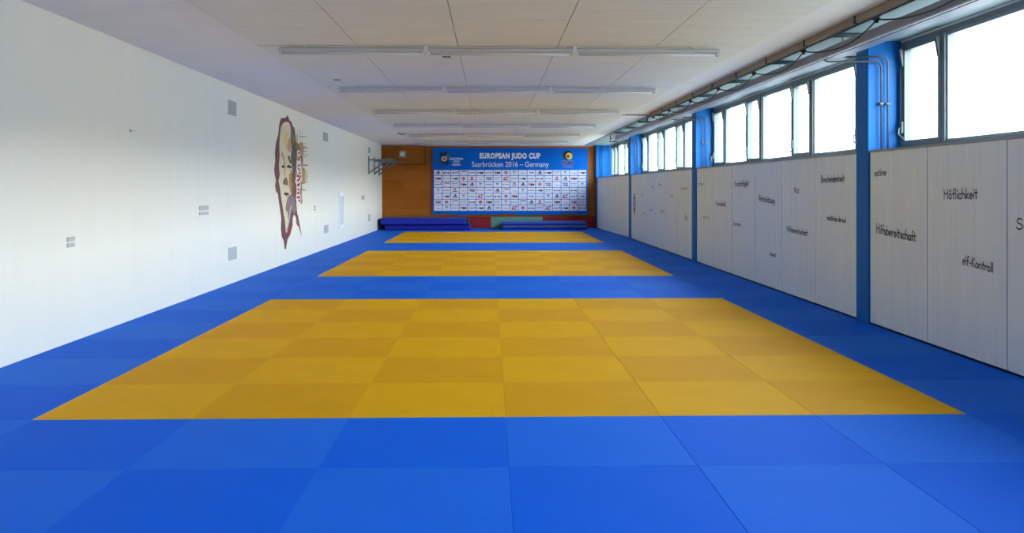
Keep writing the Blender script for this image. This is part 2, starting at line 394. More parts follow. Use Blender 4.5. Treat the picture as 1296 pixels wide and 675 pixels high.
# ------------------------------------------------------------------ handwritten letters (strokes drawn as ribbons)
def arc(cx_, cy_, rx, ry, a0, a1, n=9):
    return [(cx_ + rx * math.cos(math.radians(a0 + (a1 - a0) * i / n)), cy_ + ry * math.sin(math.radians(a0 + (a1 - a0) * i / n))) for i in range(n + 1)]
XH = 0.52
G = {
 'a': (0.50, [arc(.24, .25, .19, .25, 60, 330, 12), [(.40, .50), (.40, .12), (.47, .0)]]),
 'b': (0.50, [[(.07, 1.0), (.07, .0)], arc(.25, .24, .19, .25, 150, -150, 12)]),
 'c': (0.44, [arc(.25, .25, .19, .25, 50, 310, 11)]),
 'd': (0.50, [[(.42, 1.0), (.42, .0)], arc(.24, .24, .19, .25, 30, 330, 12)]),
 'e': (0.48, [[(.07, .26), (.40, .28)] + arc(.24, .25, .18, .26, 10, 310, 12)]),
 'f': (0.40, [arc(.32, .80, .14, .18, 70, 180, 6) + [(.18, .0)], [(.03, .48), (.36, .50)]]),
 'g': (0.50, [arc(.24, .26, .18, .24, 50, 330, 12), [(.41, .50), (.41, -.10)] + arc(.23, -.12, .18, .18, 0, -150, 8)]),
 'h': (0.50, [[(.07, 1.0), (.07, .0)], [(.07, .30)] + arc(.24, .30, .17, .20, 150, 0, 7) + [(.42, .0)]]),
 'i': (0.20, [[(.10, .50), (.10, .0)], [(.10, .72), (.10, .78)]]),
 'j': (0.24, [[(.14, .50), (.14, -.2)], [(.14, .72), (.14, .78)]]),
 'k': (0.46, [[(.07, 1.0), (.07, .0)], [(.38, .50), (.08, .22), (.42, .0)]]),
 'l': (0.20, [[(.10, 1.0), (.10, .0)]]),
 'm': (0.72, [[(.07, .50), (.07, .0)], [(.07, .32)] + arc(.21, .32, .14, .18, 150, 0, 6) + [(.35, .0)], [(.35, .32)] + arc(.49, .32, .15, .18, 150, 0, 6) + [(.64, .0)]]),
 'n': (0.50, [[(.07, .50), (.07, .0)], [(.07, .30)] + arc(.24, .30, .17, .20, 150, 0, 7) + [(.42, .0)]]),
 'o': (0.50, [arc(.25, .25, .19, .25, 90, 450, 14)]),
 'p': (0.50, [[(.07, .50), (.07, -.36)], arc(.25, .25, .18, .25, 150, -150, 12)]),
 'r': (0.40, [[(.07, .50), (.07, .0)], [(.07, .28)] + arc(.24, .30, .16, .20, 150, 40, 5)]),
 's': (0.42, [arc(.22, .38, .15, .12, 40, 230, 8) + arc(.21, .13, .16, .13, 70, -150, 9)]),
 't': (0.40, [[(.18, .85), (.18, .06), (.28, .0)], [(.02, .54), (.36, .55)]]),
 'u': (0.50, [[(.07, .50), (.07, .20)] + arc(.24, .18, .17, .18, 180, 350, 7), [(.42, .50), (.42, .0)]]),
 'v': (0.44, [[(.04, .50), (.21, .0), (.39, .50)]]),
 'w': (0.62, [[(.04, .50), (.17, .0), (.30, .42), (.44, .0), (.57, .50)]]),
 'z': (0.44, [[(.06, .50), (.38, .50), (.06, .0), (.40, .0)]]),
 '-': (0.38, [[(.06, .32), (.32, .32)]]), ' ': (0.30, []),
 'B': (0.58, [[(.08, 1.0), (.08, .0)], [(.08, 1.0)] + arc(.22, .77, .20, .22, 80, -80, 7) + [(.08, .54)] , [(.20, .54)] + arc(.24, .27, .25, .27, 80, -80, 8) + [(.08, .0)]]),
 'E': (0.56, [[(.50, 1.0), (.08, .98), (.08, .0), (.50, .02)], [(.08, .52), (.46, .54)]]),
 'F': (0.54, [[(.52, 1.0), (.08, .98), (.08, .0)], [(.08, .54), (.44, .55)]]),
 'H': (0.66, [[(.08, 1.0), (.08, .0)], [(.56, 1.0), (.56, .0)], [(.08, .52), (.56, .54)]]),
 'K': (0.58, [[(.08, 1.0), (.08, .0)], [(.48, .98), (.10, .46), (.52, .0)]]),
 'M': (0.78, [[(.04, .0), (.16, 1.0), (.38, .25), (.60, 1.0), (.72, .0)]]),
 'S': (0.58, [arc(.30, .75, .21, .24, 30, 250, 9) + arc(.27, .26, .23, .26, 70, -160, 10)]),
 'V': (0.58, [[(.04, 1.0), (.28, .0), (.54, 1.0)]]),
 'W': (0.90, [[(.04, 1.0), (.22, .0), (.44, .92), (.64, .0), (.86, 1.0)]]),
 'R': (0.56, [[(.08, .0), (.08, 1.0)] + arc(.22, .76, .22, .23, 80, -80, 8) + [(.10, .50), (.50, .0)]]),
}
G['ö'] = (0.50, G['o'][1] + [[(.15, .72), (.15, .78)], [(.36, .72), (.36, .78)]])
G['ä'] = (0.50, G['a'][1] + [[(.15, .72), (.15, .78)], [(.34, .72), (.34, .78)]])
G['î'] = (0.24, [[(.12, .50), (.12, .0)], [(.0, .68), (.12, .82), (.24, .68)]])
G['é'] = (0.48, G['e'][1] + [[(.20, .66), (.34, .82)]])

def lettering(word, Y, z, length, height, tilt, parent, X, m, bold=0.055):
    """word written on the window-side boards (reads towards smaller Y); Y,z is its far lower corner"""
    total = sum(G[ch][0] for ch in word); sx = length / total; b = MB(); pen = 0.0
    ct, st = math.cos(tilt), math.sin(tilt); hw = bold * height * 1.15
    layer = 0
    for ch in word:
        adv, strokes = G[ch]
        for stf in strokes:
            P = [((pen + px) * sx, py * height) for px, py in stf]
            if len(P) == 2 and abs(P[0][0] - P[1][0]) + abs(P[0][1] - P[1][1]) < 0.1 * height:
                P[1] = (P[1][0], P[1][1] + 0.01)
            for (xa, za), (xb, zb) in zip(P[:-1], P[1:]):
                d = math.hypot(xb - xa, zb - za) or 1e-6
                ux, uz = (xb - xa) / d, (zb - za) / d
                q = [(xa - ux * hw * .6 - uz * hw, za - uz * hw * .6 + ux * hw), (xa - ux * hw * .6 + uz * hw, za - uz * hw * .6 - ux * hw),
                     (xb + ux * hw * .6 + uz * hw, zb + uz * hw * .6 - ux * hw), (xb + ux * hw * .6 - uz * hw, zb + uz * hw * .6 + ux * hw)]
                xo = X - 0.0015 - 0.00002 * layer; layer += 1
                b.poly([(xo, Y - (a * ct - c * st), z + a * st + c * ct) for a, c in q], m)
        pen += adv
    o = b.build('lettering', parent); tag(o, 'black handwritten word on pale board')
    return o

# ------------------------------------------------------------------ word boards on the window side
BXF = XR                     # board front plane
def board(y0, y1, label, group='pale boards below the windows'):
    r = empty('wall_board', (XR, (y0 + y1) / 2, 0.02)); tag(r, label, 'wall board', group)
    p = box_obj('board', (BXF, y0 + 0.008, 0.02), (BXF + 0.03, y1 - 0.008, Z_BOARD), M['board'], None, bevel=0.002)
    p.parent = r; p.location = -Vector(r.location)
    return r
def word_px(parent, word, x0, x1, ybase, h, tilt=0.0):
    """word seen between columns x0 and x1 of the survey photo, base line ybase, capital height h (pixels)"""
    Ya, za = side(x0, ybase, BXF); Yb, _ = side(x1, ybase, BXF)
    _, zt = side(x0, ybase - h, BXF)
    o = lettering(word, Ya, za, Ya - Yb, zt - za, tilt, parent, BXF, M['black'])
    o.location = -Vector(parent.location)
# bay nearest the camera
A = [9.32, 8.085, 6.82, 5.57, 4.32, 3.07, 1.3]
bA = []
lab = ['pale board right beside the nearest pillar, reading estime and Hilfsbereitschaft',
       'pale board reading Höflichkeit above elf-Kontroll',
       'pale board cut by the frame edge, with a word starting Se',
       'plain pale board just out of frame beside the board starting Se', 'plain pale board two along from the board starting Se',
       'widest plain pale board next to the pillar behind the viewpoint']
for k in range(6): bA.append(board(A[k + 1], A[k], lab[k]))
word_px(bA[0], 'estime', 1107, 1122, 223, 9, 0.02)
word_px(bA[0], 'Hilfsbereitschaft', 1109, 1160, 294.5, 11.5, -0.05)
word_px(bA[1], 'Höflichkeit', 1194.5, 1238, 252, 12.5, 0.02)
word_px(bA[1], 'elf-Kontroll', 1218, 1257.5, 334, 11.5, -0.07)
Ya, za = side(1286, 290, BXF)
o = lettering('Selbst', Ya, za, 0.42, 0.085, 0.0, bA[2], BXF, M['black']); o.location = -Vector(bA[2].location)
# second bay
B = [17.23, 15.95, 14.7, 13.42, 12.17, 10.9, 9.63]
lab = ['narrow-looking pale board right after the second pillar with two small words',
       'pale board reading Freundschaft, third from the second pillar side', 'pale board with Ernsthaftigkeit near its top',
       'pale board with Wertschätzung near its top left', 'pale board with Mut above Hilfsbereitschaft', 'pale board with Bescheidenheit above maîtrise de soi']
lab[1] = 'pale board reading Freundschaft halfway up'
bB = [board(B[k + 1], B[k], lab[k]) for k in range(6)]
word_px(bB[0], 'loyauté' if False else 'honneur', 883, 891, 234.5, 4, 0)
word_px(bB[0], 'sourire', 890, 898, 276, 4, 0)
word_px(bB[1], 'Freundschaft', 906, 919, 260, 6, -0.01)
word_px(bB[2], 'Ernsthaftigkeit', 930, 948, 236, 7, 0.01)
word_px(bB[2], 'honnête'.replace('ê', 'e'), 928, 938, 285, 5, 0)
word_px(bB[3], 'Wertschätzung', 960, 981, 254, 7.5, -0.04)
word_px(bB[3], 'respect', 974, 982.5, 323, 5.5, -0.03)
word_px(bB[4], 'Mut', 1005, 1011.5, 244.5, 7.5, 0)
word_px(bB[4], 'Hilfsbereitschaft', 995.5, 1023, 292.5, 7, -0.03)
word_px(bB[5], 'Bescheidenheit', 1039, 1069.5, 231, 8.5, 0.01)
word_px(bB[5], 'maîtrise de soi', 1046.5, 1071, 278.5, 7, -0.02)
# third bay
Cc = [25.32, 24.05, 22.8, 21.55, 20.3, 19.05, 17.58]
lab = ['pale board carrying the small purple upright emblem', 'pale board beside the emblem board, a tiny word high and low',
       'third pale board from the third pillar, with two tiny words', 'fourth pale board from the third pillar, one tiny word above another',
       'fifth pale board from the third pillar, single tiny word mid height', 'pale board just beyond the second pillar with a dark tiny word near its top']
bC = [board(Cc[k + 1], Cc[k], lab[k]) for k in range(6)]
for bi, wd, xa, xb, yb, h in [(1, 'Mut', 811, 814, 248.5, 3), (1, 'soi', 813.5, 816.5, 271, 3.5), (2, 'amitié', 824.5, 828, 238, 3.5), (2, 'estime', 822, 826, 267, 3),
                              (3, 'Ehre', 833, 838, 235, 3.5), (3, 'Höflich', 836, 841, 269, 4), (4, 'Mut', 848.5, 852, 250, 4), (5, 'Ernsthaft', 862, 870.5, 240.5, 4.5), (5, 'Ehre', 867, 870, 278, 5.5)]:
    wd = ''.join(ch for ch in wd if ch in G) or 'mut'
    word_px(bC[bi], wd, xa, xb, yb, h)
# emblem: slim upright purple badge with dark figure ends
em = MB(); mp = mat('emblem_purple', (120, 90, 150), 0.6); mdk = mat('emblem_dark', (60, 40, 70), 0.6); mw = mat('emblem_pale', (205, 190, 215), 0.6)
ye, ze = side(803, 258, BXF); 
def ell(cy_, cz_, ry, rz, m, lay, n=20):
    em.poly([(BXF - 0.0015 - lay * 0.0005, cy_ + ry * math.cos(6.2832 * i / n), cz_ + rz * math.sin(6.2832 * i / n)) for i in range(n)], m)
ell(ye, ze, 0.24, 0.22, mp, 0); ell(ye, ze, 0.16, 0.15, mw, 1)
for s in (-1, 1):
    em.poly([(BXF - .0025, ye - .14, ze + s * .15), (BXF - .0025, ye + .14, ze + s * .15), (BXF - .0025, ye, ze + s * .34)], mdk)
em.poly([(BXF - .0030, ye - .09, ze - .04), (BXF - .0030, ye + .09, ze - .04), (BXF - .0030, ye + .05, ze + .05), (BXF - .0030, ye - .05, ze + .05)], mp)
o = em.build('emblem', bC[0]); o.location = -Vector(bC[0].location); tag(o, 'small purple upright judo emblem')
# last bay
D = [YB - 0.23, 30.75, 29.5, 28.25, 26.95, 25.67]
lab = ['blank pale board in the far corner next to the last pillar', 'blank pale board, second from the far corner', 'blank pale board in the middle of the far bay',
       'blank pale board, second beyond the third pillar', 'blank pale board just beyond the third pillar']
for k in range(5):                        # the far bay of boards runs slightly inwards to the corner
    q = board(D[k + 1], D[k], lab[k], 'blank pale boards in the far bay')
    ym = (D[k] + D[k + 1]) / 2; q.location.x = 4.125 - (ym - 25.67) * 0.029; q.rotation_euler.z = math.atan(0.029)

# ------------------------------------------------------------------ services under the ceiling on the window side
r = tag(empty('cable_duct', (3.66, 16, 2.87)), 'long grey cable duct hung below the ceiling along the windows', 'duct')
d = MB(); y0, y1 = 1.0, 24.9
d.box((3.585, y0, 2.885), (3.735, y1, 2.975), M['duct']); p1 = d.build('channel', bevel=0.004)
d = MB(); d.box((3.574, y0, 2.868), (3.60, y1, 2.882), M['lip_highlight']); p2 = d.build('lower_lip')  # lip coloured bright as a painted highlight along the lower edge
d = MB(); md = mat('duct_underside_shade', (92, 104, 130), 0.5)  # darker tone paints in the shade under the duct
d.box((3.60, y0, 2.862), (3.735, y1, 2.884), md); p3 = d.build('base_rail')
d = MB()
for xx in (3.585, 3.72): d.box((xx, y1, 2.93), (xx + 0.012, y1 + 0.75, 2.965), M['duct']); d.box((xx, y1, 2.87), (xx + 0.012, y1 + 0.75, 2.885), M['duct'])
for k in range(4): d.box((3.585, y1 + 0.1 + 0.19 * k, 2.87), (3.73, y1 + 0.13 + 0.19 * k, 2.885), M['duct'])
p4 = d.build('open_tray_end')
for p in (p1, p2, p3, p4): p.parent = r; p.location = -Vector(r.location)

bl = ['nearest', 'second', 'third', 'fourth', 'fifth', 'sixth', 'seventh', 'eighth', 'ninth']
for k in range(9):
    yb = 8.86 + 1.935 * k
    r = tag(empty('hanger_bracket', (3.8, yb, ZC)), 'perforated steel ceiling bracket carrying the duct, %s in the row of nine' % bl[k], 'bracket', 'duct brackets under the ceiling')
    s = MB(); z0, z1 = 3.035, 3.075
    s.box((3.5, yb - .02, z1 - .004), (4.05, yb + .02, z1), M['strut'])
    for j in range(14):                     # perforated web: posts with holes between
        x = 3.5 + 0.55 * j / 14
        s.box((x, yb - .02, z0), (x + 0.022, yb - .016, z1), M['strut'])
    s.box((3.5, yb - .02, z0 - .006), (4.05, yb - .0, z0 + .01), M['strut']); s.box((3.5, yb - .02, z1 - .012), (4.05, yb - .016, z1), M['strut'])
    s.box((3.5, yb + .016, z0), (4.05, yb + .02, ZC), M['strut'])
    p1 = s.build('strut')
    s = MB()
    for x in (3.63, 3.7): s.tube([(x, yb, z0), (x, yb, 2.97)], 0.005, M['strut'], 8)
    p2 = s.build('threaded_rod')
    for p in (p1, p2): p.parent = r; p.location = -Vector(r.location)
r = tag(empty('hanger_bracket', (3.65, 25.7, ZC)), 'open end bracket at the far tip of the duct', 'bracket', 'duct brackets under the ceiling')
s = MB()
for x in (3.56, 3.75): s.tube([(x, 25.7, ZC), (x, 25.7, 2.84)], 0.014, M['strut'], 8)
s.box((3.5, 25.68, 2.85), (4.3, 25.72, 2.875), M['strut']); p = s.build('strut'); p.parent = r; p.location = -Vector(r.location)

r = tag(empty('cable_trunking', (3.43, 10, ZC)), 'brown wooden cable trunking fixed to the ceiling beside the duct', 'cable trunking')
s = MB(); s.box((3.395, 1.0, 3.012), (3.455, 18.5, ZC - .001), M['trunk'], 0.004); p1 = s.build('channel')
s = MB(); s.box((3.440, 1.0, 3.004), (3.456, 18.5, 3.0125), M['cable']); p2 = s.build('edge_strip')
straps = []
for k in range(12):
    y = 4.1 + 1.3 * k
    s = MB(); s.box((3.385, y - .015, 3.007), (3.456, y + .015, 3.016), M['cable']); s.box((3.385, y - .015, 3.007), (3.394, y + .015, ZC - .002), M['cable'])
    straps.append(s.build('fixing_strap'))
s = MB(); s.tube([(3.42, 18.5, 3.03), (3.42, 18.7, 3.03), (3.42, 18.85, 3.01), (3.42, 18.9, 2.97)], 0.022, M['cable'], 8); p4 = s.build('cable_end')
for p in [p1, p2, p4] + straps: p.parent = r; p.location = -Vector(r.location)

r = tag(empty('hanging_cable', (3.5, 10, 3.0)), 'thin black cable looping in swags beside the grey duct', 'cable')
cl = [2.26, 4.09, 5.92, 7.75, 9.58, 11.41, 13.21, 15.06, 16.86, 18.5]
pts = []
for a, c in zip(cl[:-1], cl[1:]):
    for j in range(12):
        t = j / 12; pts.append((3.49 + 0.05 * math.sin(math.pi * t), a + (c - a) * t, 3.0 - 0.10 * 4 * t * (1 - t)))
pts.append((3.49, cl[-1], 3.0))
s = MB(); s.tube(pts, 0.0075, M['cable'], 8); p = s.build('wire', smooth=True); p.parent = r; p.location = -Vector(r.location)
for y in cl:
    s = MB(); s.box((3.458, y - .02, 2.992), (3.51, y + .02, 3.02), M['cable'], 0.004); s.box((3.475, y - .012, 2.97), (3.5, y + .012, 3.04), M['cable'])
    p = s.build('clip'); p.parent = r; p.location = -Vector(r.location)

s = MB(); s.tube([(2.80, 18.6, 3.065), (3.39, 18.6, 3.055)], 0.011, M['pipe'], 8); s.box((2.77, 18.58, 3.05), (2.82, 18.62, 3.085), M['white'])
tag(s.build('conduit'), 'short thin conduit crossing the ceiling from the trunking end to a light row', 'conduit')

# pipes on the pillars
pw = ['nearest', 'second', 'third']
for j, xd in enumerate((4.06, 4.13)):
    s = MB(); s.tube([(xd, YB - .26, 1.89), (xd, YB - .26, ZC - .01)], 0.0105, M['pillar'], 10)
    tag(s.build('pipe', smooth=True), '%s blue-painted upright pipe in the far corner by the last window' % ['room-side', 'window-side'][j], 'pipe', 'thin pipes on the blue pillars')
for k, (a, c) in enumerate(PILLARS[1:]):
    for j, (xd, zz, xs) in enumerate([(4.225, 2.845, 3.61), (4.295, 2.895, 3.78)]):
        y = a - 0.045 - 0.0 * j
        P = []
        if j == 0: P += [(xs, y, zz + 0.0155), (xs, y, zz + 0.012), (xs + 0.012, y, zz + .006)]
        P += [(xs + 0.03, y, zz), (xd - 0.07, y, zz)]
        P += [(xd - 0.07 + 0.07 * math.sin(q), y, zz - 0.07 + 0.07 * math.cos(q)) for q in (0.3, 0.6, 0.9, 1.2, 1.5708)]
        P += [(xd, y, 1.872)]
        r = tag(empty('pipe', (xd, y, 1.872)), '%s thin grey pipe bending down the side of the %s blue pillar' % (['room-side', 'window-side'][j], pw[k]), 'pipe', 'thin pipes on the blue pillars')
        s = MB(); s.tube(P, 0.0105, M['pipe'], 10); p1 = s.build('tube', smooth=True)
        s = MB(); s.box((xd - .022, y - .018, 2.38), (xd + .022, a, 2.40), M['alu']); p2 = s.build('clamp')
        for p in (p1, p2): p.parent = r; p.location = -Vector(r.location)

# ------------------------------------------------------------------ fluorescent light rows (switched off)
lw = ['nearest and longest-looking', 'second', 'third', 'fourth', 'fifth', 'farthest']
for k, y in enumerate(LROWS):
    r = tag(empty('ceiling_light', (0.12, y, ZC)), 'unlit fluorescent light row across the ceiling, %s from the camera' % lw[k] if k else 'unlit white fluorescent light row nearest the camera',
            'ceiling light', 'fluorescent light rows across the ceiling')
    xs = [-2.36, -0.72, 0.94, 2.58]
    parts = []
    for a, c in zip(xs[:-1], xs[1:]):
        s = MB(); s.box((a + .01, y - .035, 2.998), (c - .01, y + .035, 3.034), M['lamp'], 0.004)
        s.box((a + .02, y - .03, 3.034), (c - .02, y + .03, 3.040), M['vent_dk'])
        parts.append(s.build('housing'))
        s = MB(); s.tube([(a + .05, y - .008, 2.973), (c - .05, y - .008, 2.973)], 0.014, M['tube'], 12)
        parts.append(s.build('tube', smooth=True))
        for x in (a + .012, c - .042):
            s = MB(); s.box((x, y - .03, 2.955), (x + .03, y + .02, 3.000), M['socket'], 0.004)
            parts.append(s.build('lamp_holder'))
    for x in xs[1:3]:
        s = MB(); s.box((x - .02, y - .045, 2.985), (x + .02, y + .045, ZC - .018), M['socket']); parts.append(s.build('mounting_bracket'))
    for x in (xs[0] + .3, xs[3] - .3):
        s = MB(); s.box((x - .02, y - .02, 3.035), (x + .02, y + .02, ZC), M['socket']); parts.append(s.build('mounting_bracket'))
    for p in parts: p.parent = r; p.location = -Vector(r.location)

# small things on the ceiling
s = MB()
n = 20
for (rr, z0, z1) in ((0.14, ZC - 0.025, ZC), (0.08, ZC - 0.05, ZC - 0.025)):
    s.tube([(-2.55, 25.2, z0), (-2.55, 25.2, z1)], rr, M['vent_dk'], n)
tag(s.build('smoke_detector'), 'small round dark detector on the ceiling near the far left', 'smoke detector')
for (x, y, lb) in [(-2.24, 12.7, 'small dark slotted ceiling plate by the second light row near the left wall'), (-0.53, 10.45, 'small dark slotted ceiling plate just behind the nearest light row')]:
    s = MB(); s.box((x - .05, y - .03, ZC - .034), (x + .05, y + .03, ZC - .02), M['vent_dk'], 0.003); tag(s.build('ceiling_plate'), lb, 'ceiling plate')

# ------------------------------------------------------------------ things on the left wall
def lw_box(b, x0, x1, y0, y1, m, t0=0.0, t1=0.012, ch=0):
    Ya, zb = side(x0, y1, XL); Yb, _ = side(x1, y1, XL)
    _, zt = side((x0 + x1) / 2, y0, XL); _, zb = side((x0 + x1) / 2, y1, XL)
    b.box((XL + t0, Ya, zb), (XL + t1, Yb, zt), m, ch)
    return Ya, Yb, zb, zt
def grille(x0, x1, y0, y1, label, strong=True):
    b = MB(); Ya, Yb, zb, zt = lw_box(b, x0, x1, y0, y1, M['vent'])
    r = tag(empty('vent_grille', (XL, (Ya + Yb) / 2, zb)), label, 'vent', 'vent grilles on the left wall')
    p = b.build('frame'); p.parent = r; p.location = -Vector(r.location)
    s = MB(); n = 8
    for i in range(n):
        z = zb + (zt - zb) * (i + 0.7) / (n + 0.4)
        s.box((XL + .012, Ya + .03, z - .004), (XL + .016, Yb - .03, z + .006), M['vent_dk'] if strong else M['plate'])
    p = s.build('slats'); p.parent = r; p.location = -Vector(r.location)
grille(288.5, 298.5, 128, 146, 'grey vent grille high on the left wall, left of the painted face')
grille(289, 299, 313, 329, 'pale grey vent grille low on the left wall, below the painted face level', False)
grille(409, 414.5, 168, 179, 'small grey vent grille high on the left wall, right of the painted face')
grille(410, 415, 285, 295, 'small faint vent grille low on the left wall, right of the painted face', False)
grille(466, 468.5, 186.5, 194, 'tiny vent grille high on the left wall above the metal rack')
grille(466, 468.5, 271, 280, 'tiny faint vent grille low on the left wall near the crash mats', False)
grille(457.5, 461, 247.5, 253, 'tiny mid-height vent plate on the left wall below the metal rack', False)
for (x0, x1, y0, y1, lb) in [(252, 263.5, 260.5, 272, 'pair of grey plates at mid height left of the painted face'), (84.5, 94, 300, 313, 'pair of grey plates nearest the camera on the left wall')]:
    Ya, Yb, zb, zt = lw_box(MB(), x0, x1, y0, y1, M['plate'])
    r = tag(empty('wall_plate', (XL, (Ya + Yb) / 2, zb)), lb, 'wall plate')
    ymid = y0 + (y1 - y0) * (0.5 if x0 > 200 else 0.42)
    for (ya, yb_) in ((y0, ymid), (ymid + 2, y1)):
        b = MB(); A1 = lw_box(b, x0, x1, ya, yb_, M['plate'], 0, 0.006)
        dz = (A1[3] - A1[2]) / 4
        for q in range(3): b.box((XL + .006, A1[0] + .02, A1[2] + dz * (q + .8)), (XL + .008, A1[1] - .02, A1[2] + dz * (q + .8) + .006), M['vent'])
        p = b.build('plate'); p.parent = r; p.location = -Vector(r.location)
# switches, hook
for (px_, py_, lb) in [(398, 264, 'two tiny stacked switches on the left wall beyond the painted face')]:
    Y, z = side(px_, py_ + 1.6, XL)
    r = tag(empty('light_switch', (XL, Y, z)), lb, 'light switch')
    for dz in (0, 0.07):
        b = MB(); b.box((XL, Y - .04, z + dz - .018), (XL + .012, Y + .04, z + dz + .018), M['vent_dk'], 0.003); p = b.build('switch'); p.parent = r; p.location = -Vector(r.location)
Y, z = side(164.5, 165.5, XL)
b = MB(); b.box((XL, Y - .012, z - .012), (XL + .012, Y + .012, z + .012), M['vent_dk']); b.tube([(XL + .01, Y, z), (XL + .03, Y, z), (XL + .04, Y + .05, z + .004)], 0.004, M['vent'], 8)
tag(b.build('wall_hook'), 'tiny bare hook high on the near part of the left wall', 'hook')
# tall framed narrow panel
Ya, Yb, zb, zt = lw_box(MB(), 428, 434.3, 244, 289, M['white'])
r = tag(empty('wall_cabinet', (XL, (Ya + Yb) / 2, zb)), 'tall narrow white framed panel standing flush on the left wall', 'panel')
b = MB(); w = 0.09
b.box((XL, Ya, zb), (XL + .03, Ya + w, zt), M['white']); b.box((XL, Yb - w, zb), (XL + .03, Yb, zt), M['white'])
b.box((XL, Ya + w, zb), (XL + .03, Yb - w, zb + w), M['white']); b.box((XL, Ya + w, zt - w), (XL + .03, Yb - w, zt), M['white'])
p = b.build('frame'); p.parent = r; p.location = -Vector(r.location)
b = MB(); b.box((XL, Ya + w, zb + w), (XL + .012, Yb - w, zt - w), mat('panel_grey', (208, 213, 218), 0.5)); p = b.build('door_leaf'); p.parent = r; p.location = -Vector(r.location)

# metal bracket rack near the far end
r = tag(empty('bracket_rack', (XL, 28.6, 2.0)), 'grey steel three-armed bracket rack high on the left wall by the far end', 'rack')
zt_, zb_ = 2.42, 1.98
for y in (28.5, 29.85, 31.15):
    s = MB()
    s.tube([(XL + .03, y, zb_ - .03), (XL + .03, y, zt_ + .12)], 0.022, M['steel'], 8)
    s.tube([(XL + .03, y, zt_), (XL + .74, y, zt_)], 0.022, M['steel'], 8)
    s.tube([(XL + .03, y, zb_), (XL + .62, y, zt_ - .01)], 0.022, M['steel'], 8)
    p = s.build('arm'); p.parent = r; p.location = -Vector(r.location)
for x in (0.62, 0.74):
    s = MB(); s.tube([(XL + x, 28.3, zt_ + .03), (XL + x, 31.9, zt_ + .03)], 0.022, M['steel'], 8); p = s.build('crossbar'); p.parent = r; p.location = -Vector(r.location)

# ------------------------------------------------------------------ painted face on the left wall
mural = tag(empty('face_mural', (XL, 16.8, 0.4)), 'large half-face portrait painted on the left wall, dark red ragged outline', 'mural')
def paint(name, items, layer, label=None):
    b = MB()
    for i, (rgb, P) in enumerate(items):
        m = MC(rgb)
        pts = []
        for (x, y) in P:
            Y, z = side(x, y, XL); pts.append((XL + 0.001 + layer * 0.0012 + i * 0.00003, Y, z))
        b.poly(pts, m)
    import bmesh
    o = b.build(name, mural); o.location = -Vector(mural.location)
    bm = bmesh.new(); bm.from_mesh(o.data); bmesh.ops.triangulate(bm, faces=bm.faces[:]); bm.to_mesh(o.data); bm.free()
    if label: tag(o, label)
    return o
_mc = {}
def MC(rgb):
    if rgb not in _mc: _mc[rgb] = mat('paint_%02x%02x%02x' % rgb, rgb, 0.8, noise=0.12, scale=12)
    return _mc[rgb]
def Z1(P): return [(340 + x / 7.5, 140 + y / 7.5) for x, y in P]       # from the upper close-up
def Z2(P): return [(340 + x / 6.75, 220 + y / 6.75) for x, y in P]     # from the lower close-up
outer = Z1([(100, 130), (118, 72), (140, 72), (165, 66), (180, 40), (190, 72), (200, 96), (216, 104), (222, 130), (238, 165), (250, 205), (256, 260), (262, 300), (290, 330), (300, 360)]) + \
        Z2([(235, 250), (245, 350), (262, 440), (250, 452), (228, 360), (216, 350), (205, 380), (205, 440), (185, 520), (162, 560), (154, 600), (148, 648), (136, 640), (128, 570), (112, 540), (104, 470), (108, 380), (96, 300), (84, 220), (78, 170), (62, 150), (54, 100), (62, 60), (50, 0)]) + \
        Z1([(52, 560), (62, 470), (58, 400), (70, 300), (90, 230)])
paint('outline', [((112, 70, 72), outer)], 0, 'ragged dark red painted outline')
inner = Z1([(108, 220), (116, 160), (135, 120), (165, 106), (195, 116), (212, 170), (226, 240), (236, 320), (240, 420), (236, 560), (240, 675)]) + \
        Z2([(226, 60), (216, 140), (200, 200), (186, 260), (182, 330), (170, 430), (150, 510), (138, 470), (134, 400), (126, 330), (118, 280), (104, 190), (98, 130), (84, 60), (96, 0)]) + \
        Z1([(104, 600), (96, 520), (104, 420), (100, 320)])
paint('face', [((214, 204, 178), inner)], 1, 'cream painted face')
feat = []
# hair and dark temple, brown shading
feat.append(((128, 112, 92), Z1([(205, 150), (224, 180), (244, 250), (262, 330), (290, 340), (290, 420), (262, 480), (262, 600), (250, 675), (228, 675), (222, 560), (206, 480), (214, 380), (206, 280)])))
feat.append(((74, 88, 100), Z1([(226, 330), (250, 330), (258, 420), (250, 520), (256, 640), (232, 640), (236, 540), (222, 460)])))
feat.append(((188, 152, 118), Z1([(172, 300), (200, 250), (212, 340), (206, 400), (176, 380)])))
feat.append(((188, 166, 120), Z1([(112, 420), (130, 385), (150, 440), (160, 520), (156, 660), (144, 560), (138, 470)])))
feat.append(((100, 84, 66), Z1([(240, 300), (262, 318), (268, 420), (258, 520), (254, 600), (244, 675), (230, 675), (238, 560), (244, 440)])))
feat.append(((116, 92, 66), Z2([(190, 0), (234, 0), (230, 60), (222, 120), (214, 200), (200, 210), (190, 150), (196, 70)])))
feat.append(((150, 104, 92), Z2([(190, 60), (200, 40), (208, 100), (202, 170), (192, 190), (186, 130)])))
feat.append(((216, 192, 140), Z1([(150, 180), (176, 190), (182, 300), (168, 380), (150, 340), (140, 260)])))
for _k in range(26):          # fine hair strokes falling from the crown
    _x = 206 + (_k * 37 % 52); _y = 150 + (_k * 53 % 420)
    feat.append(((70, 60, 54) if _k % 3 else (152, 140, 116), Z1([(_x, _y), (_x + 3, _y), (_x + 9, _y + 95), (_x + 6, _y + 95)])))
feat.append(((48, 44, 44), Z1([(116, 538), (136, 514), (152, 540), (134, 546)])))          # eye
feat.append(((60, 70, 78), Z1([(166, 534), (186, 512), (212, 530), (216, 546), (188, 548)])))
